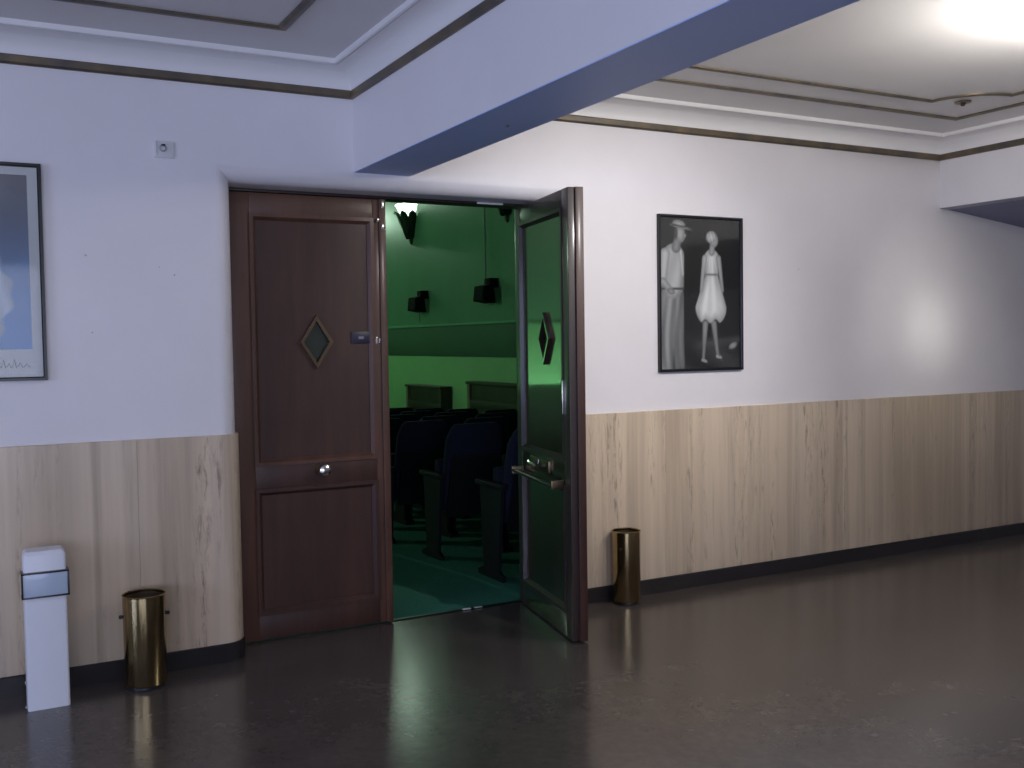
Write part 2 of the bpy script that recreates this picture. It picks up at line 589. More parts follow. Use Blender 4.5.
win2 = S(empty('window_2', (LX0 - 0.075, 0, 0)), 'added unseen side window at the left end of the lobby', 'window')  # added for light on the beam's left side
for k in range(5):
    y = HY0 + (HY1 - HY0) * k / 4
    MB().box((-0.04, y - 0.03, HZ0), (0.04, y + 0.03, HZ1), 0.004).build('mullion', 'darkmetal', win2)
for z in (HZ0 + 0.03, HZ1 - 0.03):
    MB().box((-0.035, HY0, z - 0.03), (0.035, HY1, z + 0.03), 0.004).build('transom', 'darkmetal', win2)
for k in range(4):
    a = HY0 + (HY1 - HY0) * k / 4
    MB().box((-0.004, a + 0.03, HZ0 + 0.06), (0.004, a + (HY1 - HY0) / 4 - 0.03, HZ1 - 0.06)).build('pane', 'pane', win2)

# ------------------------------------------------------------------ ceilings, coves, gilt strips, beam
S(MB().box((LX0, LY0, CZ), (BX0 + 0.02, WY, CZ + 0.1)).build('ceiling', 'ceil'), 'recessed ceiling panel left of the beam', 'ceiling')
S(MB().box((BX1 - 0.02, LY0, CZ), (B2X + 0.02, WY, CZ + 0.1)).build('ceiling_lamp_bay', 'ceil'), 'recessed ceiling panel right of the beam with lamp glow', 'ceiling')

beam = S(MB().box((BX0, LY0, BZ + 0.002), (BX1, WY + 0.002, CZ + 0.1)).build('trim_1', 'wall'), 'deep plaster ceiling beam crossing above the doorway', 'beam')
MB().box((BX0, LY0, BZ - 0.002), (BX1, WY, BZ + 0.002)).build('soffit', 'soffit', beam)['label'] = 'blue underside of the beam'
MB().lathe([(0, -0.006), (0.006, -0.006), (0.007, 0.0)], 12, (1.90, 3.55, BZ - 0.002)).build('screw', 'black', beam)

TZ0, TZ1 = 2.707, 2.750
cove = [(0.0, TZ1 - 0.002), (0.012, TZ1 - 0.001)]
for i in range(0, 13):
    t = PI / 2 * i / 12
    cove.append((0.012 + 0.100 * (1 - math.cos(t)), TZ1 + 0.004 + 0.084 * math.sin(t)))
cove += [(0.112, 2.846), (0.115, 2.8395), (0.122, 2.837), (0.130, 2.8395), (0.134, 2.847), (0.134, CZ + 0.002)]
strip = [(0.0, TZ0), (0.010, TZ0), (0.017, TZ0 + 0.009), (0.017, TZ1 - 0.008), (0.010, TZ1), (0.0, TZ1)]


def bay(x0, x1, nm, nm2, side):
    rect = [(x0, LY0), (x1, LY0), (x1, WY), (x0, WY)]
    S(MB().sweep(rect, cove, closed=True).build(nm, 'cove', smooth=35), 'white curved cove with bead around the ceiling ' + side, 'moulding')
    S(MB().sweep(rect, strip, closed=True, closed_prof=True).build(nm2, 'gilt'), 'gilt strip along the wall top ' + side, 'moulding')


bay(LX0, BX0, 'trim_2', 'trim_3', 'left of the beam')
bay(BX1, B2X, 'trim_4', 'trim_5', 'right of the beam')


def ring(path, wd, nm, label, th=0.012):
    p = [(-wd / 2, CZ + 0.001), (-wd / 2, CZ - th * 0.6), (-wd * 0.25, CZ - th), (wd * 0.25, CZ - th), (wd / 2, CZ - th * 0.6), (wd / 2, CZ + 0.001)]
    S(MB().sweep(path, p, closed=True, closed_prof=True).build(nm, 'gilt'), label, 'moulding')


ring([(LX0 + 0.49, LY0 + 0.49), (1.235, LY0 + 0.49), (1.235, 4.345), (LX0 + 0.49, 4.345)], 0.042, 'trim_6', 'gilt rectangle strip on the ceiling left of the beam')
ring([(BX1 + 0.46, LY0 + 0.49), (5.54, LY0 + 0.49), (5.54, 4.35), (BX1 + 0.46, 4.35)], 0.042, 'trim_7', 'outer gilt rectangle strip on the lamp bay ceiling')
ix0, ix1, iy0, iy1, nr = BX1 + 0.71, 5.29, LY0 + 0.74, 4.08, 0.30
pth = arc(ix0, iy0, nr, PI / 2, 0, 10) + arc(ix1, iy0, nr, PI, PI / 2, 10) + arc(ix1, iy1, nr, 1.5 * PI, PI, 10) + arc(ix0, iy1, nr, 0, -PI / 2, 10)
ring(pth, 0.030, 'trim_8', 'inner gilt strip with scooped corners on the lamp bay ceiling')

# second downstand with a gently sloping soffit, right edge of the view
b2 = S(MB().box((B2X, LY0, B2Z), (B2X + 0.10, WY + 0.002, CZ + 0.1)).build('trim_9', 'wall'), 'plaster downstand at the right edge above the sloping soffit', 'beam')
MB().prism([(B2X, B2Z - 0.002), (B2X + 0.10, B2Z - 0.006), (B2X + 0.10, B2Z + 0.001), (B2X, B2Z + 0.001)], 1, LY0, WY).build('lip', 'lip', b2)
xe = LX1
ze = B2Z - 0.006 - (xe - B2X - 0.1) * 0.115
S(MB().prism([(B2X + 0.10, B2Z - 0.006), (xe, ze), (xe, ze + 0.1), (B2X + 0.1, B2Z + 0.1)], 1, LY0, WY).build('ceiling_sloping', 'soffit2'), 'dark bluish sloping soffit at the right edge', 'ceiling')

# ------------------------------------------------------------------ auditorium shell
ab = MB()
ab.box((TX0, 5.172, 0), (OX0, 5.25, TZ)).box((OX1, 5.172, 0), (TX1, 5.25, TZ)).box((OX0, 5.172, OZ), (OX1, 5.25, TZ))
S(ab.build('wall_auditorium_rear', 'green'), 'green wall around the doors on the auditorium side', 'wall')
LEDGE, BAND = 1.735, 1.315


def side_wall(x, sgn, nm, label, mirror_dado):
    """sgn: direction of the room"""
    o = S(MB().box((min(x, x - sgn * 0.15), 5.172, -1.0), (max(x, x - sgn * 0.15), TY1, TZ)).build(nm, 'green'), label, 'wall')
    def sl(z0, z1, d, m_, n_):
        MB().box((min(x, x + sgn * d), 5.26, z0), (max(x, x + sgn * d), TY1, z1), 0.004).build(n_, m_, o)
    sl(mirror_dado if mirror_dado else -0.9, BAND, 0.010, 'greenlight', 'lower_panel')
    sl(BAND, LEDGE - 0.03, 0.035, 'greendark', 'dark_band')
    sl(LEDGE - 0.03, LEDGE, 0.06, 'greenledge', 'ledge')
    if mirror_dado > 0:
        sl(-0.9, mirror_dado, 0.03, 'dark', 'mirror_dado')  # dark strip added in place of seats in the door's reflection
    return o


side_wall(TX1, -1, 'wall_auditorium_right', 'green auditorium side wall with ledge and dark band', 0.0)
side_wall(TX0, 1, 'wall_auditorium_left', 'green auditorium side wall mirrored in the open door', 0.9)
fwl = S(MB().box((TX0, TY1, -1.0), (TX1, TY1 + 0.15, TZ)).build('wall_auditorium_far', 'green'), 'green far wall of the auditorium mirrored in the open door', 'wall')
MB().box((TX0 + 0.07, TY1 - 0.012, 0.72), (TX1 - 0.07, TY1, 1.78), 0.004).build('lower_panel', 'greenlight', fwl)  # bright band added for the patch the open door mirrors
MB().box((TX0 + 0.07, TY1 - 0.05, 1.78), (TX1 - 0.07, TY1, 1.81), 0.004).build('ledge', 'greenledge', fwl)
MB().box((TX0 + 0.07, TY1 - 0.03, -0.52), (TX1 - 0.07, TY1, 0.72), 0.004).build('mirror_dado', 'speaker', fwl)  # black strip added so the door's mirror image is dark below
S(MB().box((TX0, 5.172, TZ), (TX1, TY1, TZ + 0.1)).build('ceiling_auditorium', 'dark'), 'dark ceiling of the auditorium', 'ceiling')

# ------------------------------------------------------------------ door frame, threshold
fr = S(empty('trim_10', (0, 0, 0)), 'dark wooden door frame inside the rounded recess', 'door frame')
MB().box((OX0, 5.04, 0), (1.143, 5.15, OZ - 0.002), 0.004).build('jamb', 'jamb', fr)
MB().box((2.825, 5.06, 0), (OX1, 5.15, OZ - 0.002), 0.004).build('jamb', 'jamb', fr)
MB().box((1.143, 5.04, OZ - 0.014), (2.825, 5.15, OZ - 0.001), 0.003).build('head', 'jamb', fr)
kp = MB()
kp.box((2.50, 5.034, OZ - 0.013), (2.66, 5.05, OZ - 0.003), 0.002).build('keeper_plate', 'wornglint', fr)
thr = tag(empty('threshold_strip', (1.96, 5.075, 0)), 'metal threshold strip under the open doorway, with painted glints', 'threshold')
MB().prism([(-0.022, 0.0), (-0.012, 0.005), (0.012, 0.005), (0.022, 0.0)], 0, -0.0, 0.86).build('strip', 'darkmetal', thr)
for a, b in ((0.425, 0.475), (0.50, 0.545)):
    MB().box((a, -0.013, 0.0045), (b, 0.006, 0.0075), 0.001).build('glint_plate', 'wornglint', thr)  # pale plates stand in for light glinting on the strip


# ------------------------------------------------------------------ door leaves
def frame_ring(mb, u0, u1, z0, z1, wd, v0, v1):
    """bevelled moulding around a rectangle, v1 is the proud side"""
    pr = [(0.0, v0), (0.0, v1), (wd * 0.55, v1), (wd, v0 + (v1 - v0) * 0.35), (wd, v0)]
    pts = [((u0, z0), (1, 1)), ((u1, z0), (-1, 1)), ((u1, z1), (-1, -1)), ((u0, z1), (1, -1))]
    vs_ = [(p[0] + d[0] * o, v, p[1] + d[1] * o) for p, d in pts for o, v in pr]
    k = len(pr)
    mb.add(vs_, [(i * k + s, ((i + 1) % 4) * k + s, ((i + 1) % 4) * k + (s + 1) % k, i * k + (s + 1) % k) for i in range(4) for s in range(k)])


def diamond(mb, uc, zc, a, b, a2, b2, v0, v1):
    o_ = [(uc - a, zc), (uc, zc - b), (uc + a, zc), (uc, zc + b)]
    i_ = [(uc - a2, zc), (uc, zc - b2), (uc + a2, zc), (uc, zc + b2)]
    vs_ = [(p[0], v, p[1]) for v in (v0, v1) for p in o_ + i_]
    fs = []
    for k in range(4):
        j = (k + 1) % 4
        fs += [(k, j, 4 + j, 4 + k), (8 + k, 8 + j, 12 + j, 12 + k), (k, j, 8 + j, 8 + k), (4 + k, 4 + j, 12 + j, 12 + k)]
    mb.add(vs_, fs)


def leaf(name, label, W, T, H, p0, p1, mw, mst, uc):
    """u 0..W from hinge, v 0..T from the visible face, z"""
    o = S(empty(name, (0, 0, 0)), label, 'door')
    z0 = 0.008
    MB().box((0, 0, z0), (p0, T, H), 0.005).build('stile', mst, o)
    MB().box((p1, 0, z0), (W, T, H), 0.005).build('stile', mst, o)
    for a, b in ((z0, 0.135), (0.77, 0.892), (2.152, H)):
        MB().box((p0, 0.002, a), (p1, T - 0.002, b), 0.004).build('rail', mst if a > 2 else mw, o)
    # upper panel with a diamond light cut through it
    ZA, ZB = 0.892, 2.152
    zc, da, db = 1.51, 0.082, 0.128
    pn = MB()
    rect = [(p0, ZA), (p1, ZA), (p1, ZB), (p0, ZB)]
    dia = [(uc - da, zc), (uc, zc - db), (uc + da, zc), (uc, zc + db)]
    va, vb = 0.016, T - 0.016
    vs_ = [(p[0], v, p[1]) for v in (va, vb) for p in rect + dia]
    fs = []
    for k in range(4):
        j = (k + 1) % 4
        fs += [(k, j, 4 + j), (k, 4 + j, 4 + k)] if False else []
    # triangulated frame between rectangle and diamond
    tri = [(0, 1, 5), (1, 2, 6), (2, 3, 7), (3, 0, 4), (0, 5, 4), (1, 6, 5), (2, 7, 6), (3, 4, 7)]
    for t in tri:
        fs += [t, tuple(i + 8 for i in t)]
    for k in range(4):
        j = (k + 1) % 4
        fs.append((4 + k, 4 + j, 12 + j, 12 + k))
    pn.add(vs_, fs)
    up = pn.build('panel', mw, o)
    MB().box((p0, 0.016, 0.135), (p1, T - 0.016, 0.77)).build('panel', mw, o)
    for za, zb in ((ZA, ZB), (0.135, 0.77)):
        f_ = MB()
        frame_ring(f_, p0 - 0.004, p1 + 0.004, za - 0.004, zb + 0.004, 0.034, 0.020, -0.007)
        f_.build('moulding', mst if mw == 'wood' and za > 0.5 else ('innerstile' if mw == 'woodin' else mw), o, smooth=0)
    d_ = MB()
    diamond(d_, uc, zc, da + 0.006, db + 0.009, da - 0.014, db - 0.021, -0.004, 0.018)
    df = d_.build('window_frame', 'bronze' if mw == 'wood' else mw, o, smooth=0)
    g_ = MB()
    g_.prism([(uc - da, zc), (uc, zc - db), (uc + da, zc), (uc, zc + db)], 1, T / 2 - 0.003, T / 2 + 0.003)
    g_.build('glass', 'glassdark', o)
    return o


DL = leaf('door_1', 'closed mahogany door leaf with diamond window and knob', 0.818, 0.052, 2.256, 0.103, 0.748, 'wood', 'stile', 0.433)
DL.location = (1.145, DY, 0)
# astragal, knob, sign, bolts, hinges on the closed leaf
MB().box((0.780, -0.014, 0.008), (0.818, 0.002, 2.256), 0.005).build('astragal', 'stile', DL)
kn = empty('knob', (0.445, 0, 0.852))
kn.parent = DL
MB().lathe([(0, -0.004), (0.036, -0.004), (0.038, 0.001), (0.036, 0.004)], 28, axis='y').build('rosette', 'bronze', kn)
MB().lathe([(0.010, 0.0), (0.010, -0.028), (0.024, -0.034), (0.032, -0.046), (0.029, -0.060), (0.016, -0.067), (0, -0.068)], 28, axis='y').build('grip', 'chrome', kn)
sg = MB().box((0.622, 0.006, 1.500), (0.732, 0.0165, 1.560), 0.002).build('sign_plate', 'navy', DL)
MB().box((0.660, 0.0052, 1.522), (0.688, 0.0062, 1.536)).build('worn_mark', 'pale', sg)
MB().box((0.750, -0.012, 1.490), (0.761, 0.002, 1.532), 0.003).build('latch', 'chrome', DL)
MB().box((0.768, -0.010, 1.497), (0.776, 0.002, 1.522), 0.002).build('latch', 'chrome', DL)
for za, zb, ua in ((2.205, 2.250, 0.790), (2.135, 2.155, 0.764), (2.095, 2.125, 0.790)):
    MB().box((ua, -0.024, za), (ua + 0.013, -0.008, zb), 0.003).build('bolt', 'chrome', DL)
for zc in (2.07, 1.15, 0.25):
    hb = MB()
    for k in range(3):
        hb.lathe([(0, -0.028), (0.0075, -0.028), (0.0075, -0.003), (0, -0.003)], 12, (-0.002, -0.008, zc + 0.028 * (k - 1) + 0.014))
    hb.build('hinge', 'bronze', DL)

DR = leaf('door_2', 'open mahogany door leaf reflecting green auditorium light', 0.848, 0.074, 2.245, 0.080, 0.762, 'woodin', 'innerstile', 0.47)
u = Vector((-0.18521441, -0.98269813, 0))
v = Vector((0.98269813, -0.18521441, 0))
DR.matrix_world = Matrix(((u.x, v.x, 0, 2.745), (u.y, v.y, 0, 5.062), (0, 0, 1, 0), (0, 0, 0, 1)))
MB().box((0.842, 0.036, 0.008), (0.862, 0.078, 2.245), 0.004).build('astragal', 'wood', DR)
MB().box((0.752, -0.010, 1.13), (0.768, 0.002, 1.302), 0.003).build('flush_bolt', 'chrome', DR)
pb = empty('push_bar', (0, 0, 0))
pb.parent = DR
MB().tube([(0.10, -0.062, 0.780), (0.40, -0.064, 0.776), (0.745, -0.062, 0.772)], 0.009, 12).build('bar', 'darkmetal', pb)
for uu in (0.10, 0.745):
    MB().box((uu - 0.012, -0.070, 0.755), (uu + 0.012, 0.0, 0.800), 0.006).build('bracket', 'bronze', pb)
lk = MB()
lk.box((0.26, -0.014, 0.805), (0.56, 0.001, 0.875), 0.004).build('lock_case', 'bronze', DR)
lv = MB()
lv.tube([(0.31, -0.010, 0.845), (0.31, -0.040, 0.850), (0.34, -0.048, 0.850), (0.43, -0.046, 0.842)], 0.0085, 10)
lv.tube([(0.48, -0.010, 0.838), (0.48, -0.038, 0.845), (0.49, -0.044, 0.858), (0.495, -0.042, 0.880)], 0.008, 10)
lv.build('lever', 'chrome', DR)
for zc in (2.05, 1.15, 0.25):
    hb = MB()
    for k in range(3):
        hb.lathe([(0, -0.028), (0.0075, -0.028), (0.0075, -0.003), (0, -0.003)], 12, (-0.004, 0.082, zc + 0.028 * (k - 1) + 0.014))
    hb.build('hinge', 'bronze', DR)


# ------------------------------------------------------------------ framed posters
def smooth_(x):
    x = np.clip(x, 0, 1)
    return x * x * (3 - 2 * x)


def capsule(U, V, a, b, ra, rb):
    ax, ay = a
    bx, by = b
    L2 = (bx - ax) ** 2 + (by - ay) ** 2
    t = np.clip(((U - ax) * (bx - ax) + (V - ay) * (by - ay)) / L2, 0, 1)
    d = np.hypot(U - ax - t * (bx - ax), V - ay - t * (by - ay))
    return d - (ra + (rb - ra) * t)


def ell(U, V, c_, rx, ry, ang=0.0):
    ca, sa = math.cos(ang), math.sin(ang)
    x = (U - c_[0]) * ca + (V - c_[1]) * sa
    y = -(U - c_[0]) * sa + (V - c_[1]) * ca
    return (np.hypot(x / rx, y / ry) - 1) * min(rx, ry)


def print_mesh(name, w_, h_, fn, parent, y, nx=100):
    ny = int(nx * h_ / w_)
    xs_, zs_ = np.linspace(0, w_, nx + 1), np.linspace(0, h_, ny + 1)
    U, V = np.meshgrid(xs_, zs_)
    col = fn(U, V, w_, h_)
    vs_ = [(float(a), 0.0, float(b)) for a, b in zip(U.ravel(), V.ravel())]
    fs = [(j * (nx + 1) + i, j * (nx + 1) + i + 1, (j + 1) * (nx + 1) + i + 1, (j + 1) * (nx + 1) + i) for j in range(ny) for i in range(nx)]
    me = bpy.data.meshes.new(name)
    me.from_pydata(vs_, [], fs)
    at_ = me.color_attributes.new('Col', 'FLOAT_COLOR', 'POINT')
    rgba = np.concatenate([col.reshape(-1, 3), np.ones((col.size // 3, 1))], 1).astype(np.float32)
    at_.data.foreach_set('color', rgba.ravel())
    o = bpy.data.objects.new(name, me)
    C.objects.link(o)
    me.materials.append(M['print'])
    o.parent = parent
    o.location = y
    return o


def paintover(img, d, val, soft=0.006):
    a = smooth_(0.5 - d / (2 * soft))[..., None]
    return img * (1 - a) + np.asarray(val)[..., :] * a if np.ndim(val) == 1 else img * (1 - a) + val[..., None] * a


def art_mono(U, V, w_, h_):
    """generic black and white studio picture: two standing people on a dark stage"""
    X, Z = U, V
    img = np.ones(U.shape + (3,)) * 0.014
    img += (0.045 * smooth_((0.26 - Z) / 0.2) * (0.5 + 0.5 * np.sin(14 * X + 22 * Z)))[..., None]
    img += (0.05 * np.exp(-((Z - 0.115 - 0.1 * X) / 0.022) ** 2) * smooth_((X - 0.2) / 0.15))[..., None]

    def put(im, d, val, soft=0.004, round_=0.05):
        a = smooth_(0.5 - d / (2 * soft))
        sh_ = 0.55 + 0.45 * smooth_(-d / round_)
        vv = (val * sh_ * np.ones_like(X))[..., None] * np.array([1.0, 1.0, 1.02])
        return im * (1 - a[..., None]) + vv * a[..., None]

    # left: tall person in a light jacket and hat, seen from the side
    crease = 1 + 0.25 * np.sin(X * 120 + 2 * np.sin(Z * 9))
    img = put(img, capsule(X, Z, (0.125, 0.44), (0.140, 0.02), 0.048, 0.036), 0.26 * crease)
    img = put(img, capsule(X, Z, (0.065, 0.44), (0.045, 0.00), 0.058, 0.044), 0.34 * crease)
    img = put(img, capsule(X, Z, (0.100, 0.665), (0.092, 0.50), 0.078, 0.082), 0.52 * (1 + 0.12 * np.sin(X * 50 - Z * 20)))
    img = put(img, np.abs(Z - 0.478) + np.maximum(0, np.abs(X - 0.095) - 0.08) * 3 - 0.007, 0.12)
    img = put(img, capsule(X, Z, (0.153, 0.70), (0.168, 0.56), 0.010, 0.007), 0.75, 0.004, 0.01)
    img = put(img, capsule(X, Z, (0.038, 0.68), (0.022, 0.52), 0.036, 0.026), 0.60, 0.004, 0.03)
    img = put(img, capsule(X, Z, (0.022, 0.52), (0.070, 0.475), 0.024, 0.020), 0.50, 0.004, 0.03)
    img = put(img, ell(X, Z, (0.080, 0.462), 0.030, 0.018, -0.3), 0.36, 0.004, 0.02)
    img = put(img, capsule(X, Z, (0.130, 0.765), (0.118, 0.72), 0.026, 0.032), 0.30, 0.004, 0.03)
    img = put(img, ell(X, Z, (0.150, 0.800), 0.036, 0.050, 0.1), 0.42, 0.004, 0.03)
    img = put(img, ell(X, Z, (0.184, 0.792), 0.010, 0.012), 0.40, 0.004, 0.01)
    img = put(img, ell(X, Z, (0.118, 0.805), 0.013, 0.036), 0.10, 0.005, 0.02)
    img = put(img, ell(X, Z, (0.155, 0.842), 0.078, 0.010, -0.16), 0.30, 0.003, 0.01)
    img = put(img, ell(X, Z, (0.140, 0.860), 0.048, 0.022, -0.12), 0.42, 0.003, 0.02)
    img = put(img, np.abs(Z - 0.849 + 0.14 * (X - 0.14)) + np.maximum(0, np.abs(X - 0.14) - 0.045) - 0.005, 0.07)
    # right: person in a plain pale flared coat, arms by the side
    img = put(img, capsule(X, Z, (0.335, 0.27), (0.318, 0.060), 0.021, 0.010), 0.36, 0.003, 0.02)
    img = put(img, capsule(X, Z, (0.400, 0.27), (0.428, 0.080), 0.021, 0.010), 0.36, 0.003, 0.02)
    img = put(img, capsule(X, Z, (0.312, 0.052), (0.340, 0.042), 0.011, 0.009), 0.50, 0.003, 0.01)
    img = put(img, capsule(X, Z, (0.424, 0.072), (0.452, 0.064), 0.011, 0.009), 0.50, 0.003, 0.01)
    body = np.minimum(capsule(X, Z, (0.385, 0.66), (0.385, 0.56), 0.056, 0.046), capsule(X, Z, (0.385, 0.56), (0.380, 0.37), 0.046, 0.118))
    body = np.maximum(body, 0.285 + 0.012 * np.sin(X * 80) - Z)
    img = put(img, body, 0.86 * (1 + 0.10 * np.sin((X - 0.385) / (0.75 - Z) * 34)), 0.004, 0.06)
    img = put(img, np.abs(Z - 0.565) + np.maximum(0, np.abs(X - 0.385) - 0.04) * 2 - 0.006, 0.34)
    img = put(img, capsule(X, Z, (0.438, 0.665), (0.468, 0.47), 0.018, 0.011), 0.56, 0.003, 0.02)
    img = put(img, capsule(X, Z, (0.332, 0.665), (0.305, 0.47), 0.018, 0.011), 0.60, 0.003, 0.02)
    img = put(img, capsule(X, Z, (0.392, 0.745), (0.386, 0.70), 0.018, 0.022), 0.46, 0.003, 0.02)
    img = put(img, ell(X, Z, (0.402, 0.772), 0.033, 0.042, 0.15), 0.56, 0.003, 0.03)
    img = put(img, ell(X, Z, (0.384, 0.790), 0.040, 0.036, 0.2), 0.62 * (1 + 0.2 * np.sin(X * 260 + Z * 90)), 0.005, 0.03)
    img = put(img, ell(X, Z, (0.548, 0.135), 0.034, 0.018, 0.4), 0.46, 0.006, 0.02)
    return np.clip(img, 0.004, 1)


def art_blue(U, V, w_, h_):
    """misty blue picture with a pale draped shape"""
    X, Z = U, V
    t = smooth_(Z / h_)[..., None]
    img = np.array([0.27, 0.48, 0.90]) * (1 - t) + np.array([0.26, 0.26, 0.30]) * t
    rs = np.random.RandomState(5)
    for _ in range(26):
        cx, cz, r_ = rs.uniform(0, w_), rs.uniform(0, h_ * 0.5), rs.uniform(0.02, 0.07)
        a = (0.5 * np.exp(-((X - cx) ** 2 + (Z - cz) ** 2) / r_ ** 2))[..., None]
        img = img * (1 - a) + np.array([0.30, 0.48, 0.80]) * a * 1.0
    for k in range(4):
        d = np.abs(np.hypot(X - 0.30, Z - 0.46) - 0.20 - 0.02 * k) - 0.004
        a = (0.12 * smooth_(0.5 - d / 0.02) * smooth_((Z - 0.5) / 0.1))[..., None]
        img = img * (1 - a) + np.array([0.5, 0.5, 0.55]) * a
    fold = (0.82 + 0.12 * np.sin(X * 70 + Z * 18))[..., None] * np.array([0.85, 0.93, 1.08])
    d = np.minimum(capsule(X, Z, (0.26, 0.48), (0.28, 0.24), 0.10, 0.175), capsule(X, Z, (0.28, 0.24), (0.24, 0.08), 0.17, 0.16))
    d = d + 0.010 * np.sin(Z * 60)
    a = smooth_(0.5 - d / 0.02)[..., None]
    img = img * (1 - a) + fold * a
    a = smooth_(0.5 - ell(X, Z, (0.27, 0.66), 0.07, 0.09) / 0.02)[..., None]
    img = img * (1 - a) + np.array([0.45, 0.45, 0.50]) * a
    return np.clip(img, 0.01, 1)


def poster(name, label, x0, x1, z0, z1, art, mat_in):
    W_, H_ = x1 - x0, z1 - z0
    o = tag(empty(name, (x0, WY, z0)), label, 'poster', 'framed posters')
    fw_, fd = 0.016, 0.024
    f_ = MB()
    pr = [(0, 0.0), (0, -fd), (fw_ * 0.75, -fd), (fw_, -fd + 0.005), (fw_, 0.0)]
    pts = [((0, 0), (1, 1)), ((W_, 0), (-1, 1)), ((W_, H_), (-1, -1)), ((0, H_), (1, -1))]
    vs_ = [(p[0] + d[0] * a, b, p[1] + d[1] * a) for p, d in pts for a, b in pr]
    k = len(pr)
    f_.add(vs_, [(i * k + s, ((i + 1) % 4) * k + s, ((i + 1) % 4) * k + (s + 1) % k, i * k + (s + 1) % k) for i in range(4) for s in range(k)])
    f_.build('frame', 'black', o, smooth=0)
    MB().box((fw_ - 0.004, -0.008, fw_ - 0.004), (W_ - fw_ + 0.004, -0.001, H_ - fw_ + 0.004)).build('mount_board', 'board', o)
    l_, b_, r_, t_ = mat_in
    print_mesh('print', W_ - l_ - r_, H_ - b_ - t_, art, o, (l_, -0.0088, b_))
    MB().box((fw_ - 0.003, -0.0135, fw_ - 0.003), (W_ - fw_ + 0.003, -0.0115, H_ - fw_ + 0.003)).build('glazing', 'pane', o)
    return o


poster('framed_poster', 'black framed black and white poster right of the open door', 3.571, 4.203, 1.303, 2.229, art_mono, (0.014, 0.014, 0.014, 0.014))
pl = poster('framed_poster', 'black framed blue toned poster with white margin at the left edge', -0.335, 0.300, 1.360, 2.290, art_blue, (0.056, 0.135, 0.056, 0.050))
sc = MB()
random.seed(11)
px = 0.10
while px < 0.565:
    hgt = random.choice((0.016, 0.014, 0.032, 0.015, 0.018))
    wd_ = random.uniform(0.016, 0.026)
    sc.tube([(px, -0.0092, 0.060), (px + wd_ * 0.45, -0.0092, 0.060 + hgt), (px + wd_ * 0.6, -0.0092, 0.058 + hgt * 0.5), (px + wd_ * 0.75, -0.0092, 0.056), (px + wd_, -0.0092, 0.062)], 0.0016, 6)
    px += wd_ * 1.02
sc.build('script_caption', 'grey', pl)


# ------------------------------------------------------------------ brass bins
def bin_(label, x, y, r, hgt, tilt, pin_ang):
    o = tag(empty('brass_bin', (x, y, 0)), label, 'bin', 'brass floor bins')
    MB().lathe([(0, 0), (r * 0.86, 0), (r * 0.90, 0.004), (r * 0.90, 0.014), (r * 0.84, 0.018), (0, 0.018)], 40).build('foot', 'darkmetal', o)
    MB().lathe([(r * 0.955, 0.018), (r * 0.97, 0.022), (r, hgt - 0.004), (r + 0.0025, hgt), (r - 0.001, hgt + 0.002), (r - 0.004, hgt - 0.002), (r * 0.95, 0.03), (0, 0.03)], 56).build('body', 'brass', o)
    MB().lathe([(r * 0.985 - 0.0046, hgt - 0.012), (r * 0.94, 0.04), (0, 0.04)], 40).build('lining', 'brassin', o)
    for s in (0, PI):
        a = pin_ang + s
        p = MB().lathe([(0, 0.016), (0.007, 0.016), (0.0085, 0.012), (0.0085, 0.004), (0.005, 0.0), (0.005, -0.006)], 14, axis='x').build('pin', 'black', o)
        p.location = (r * 0.985 * math.cos(a), r * 0.985 * math.sin(a), hgt - 0.095)
        p.rotation_euler = (0, 0, a)
    return o


bin_('tall brass cylinder bin beside the white pedestal bin', 0.646, 4.668, 0.091, 0.412, 0, -0.13)
bin_('tall brass cylinder bin behind the open door leaf', 3.258, 4.730, 0.081, 0.415, 0, -2.6)

# ------------------------------------------------------------------ white pedestal bin
o = tag(empty('pedestal_bin', (0.249, 4.64, 0)), 'white pedestal bin with clear framed holder at the left edge', 'bin')
w2, d2 = 0.081, 0.062
bd = MB()
bd.add([], [])
bm_prof = []
zs = [(0.0, 0.0), (0.004, 0.0), (0.060, 0.0), (0.40, 0.0), (0.640, 0.0), (0.652, 0.004), (0.660, 0.012)]
rr = 0.012
ringn = []
for z, ins in zs:
    a, b = w2 - ins, d2 - ins
    pts = []
    for cx, cy, t0 in ((a - rr, b - rr, 0), (-a + rr, b - rr, PI / 2), (-a + rr, -b + rr, PI), (a - rr, -b + rr, 1.5 * PI)):
        for i in range(5):
            t = t0 + PI / 2 * i / 4
            pts.append((cx + rr * math.cos(t), cy + rr * math.sin(t), z))
    ringn.append(pts)
k = len(ringn[0])
bd.add([p for r_ in ringn for p in r_], [(i * k + s, i * k + (s + 1) % k, (i + 1) * k + (s + 1) % k, (i + 1) * k + s) for i in range(len(ringn) - 1) for s in range(k)] + [tuple(range(k))[::-1], tuple(range((len(ringn) - 1) * k, len(ringn) * k))])
bd.build('body', 'white', o)
hd = empty('holder', (0, -d2, 0))
hd.parent = o
MB().box((-0.084, -0.012, 0.476), (0.084, -0.002, 0.571), 0.002).build('clear_front', 'winblue', hd)
hf = MB()
for a, b in (((-0.091, -0.016, 0.570), (0.091, 0.060, 0.577)), ((-0.091, -0.016, 0.470), (0.091, 0.060, 0.477)), ((-0.091, -0.016, 0.470), (-0.084, -0.009, 0.577)), ((0.084, -0.016, 0.470), (0.091, -0.009, 0.577))):
    hf.box(a, b, 0.001)
hf.build('wire_frame', 'black', hd)
for z in (0.012, 0.115):
    MB().lathe([(0, 0.007), (0.006, 0.007), (0.008, 0.003), (0.008, 0)], 12, axis='x').build('side_stud', 'chrome', o, loc=(-w2 - 0.007, -d2 + 0.025, z))

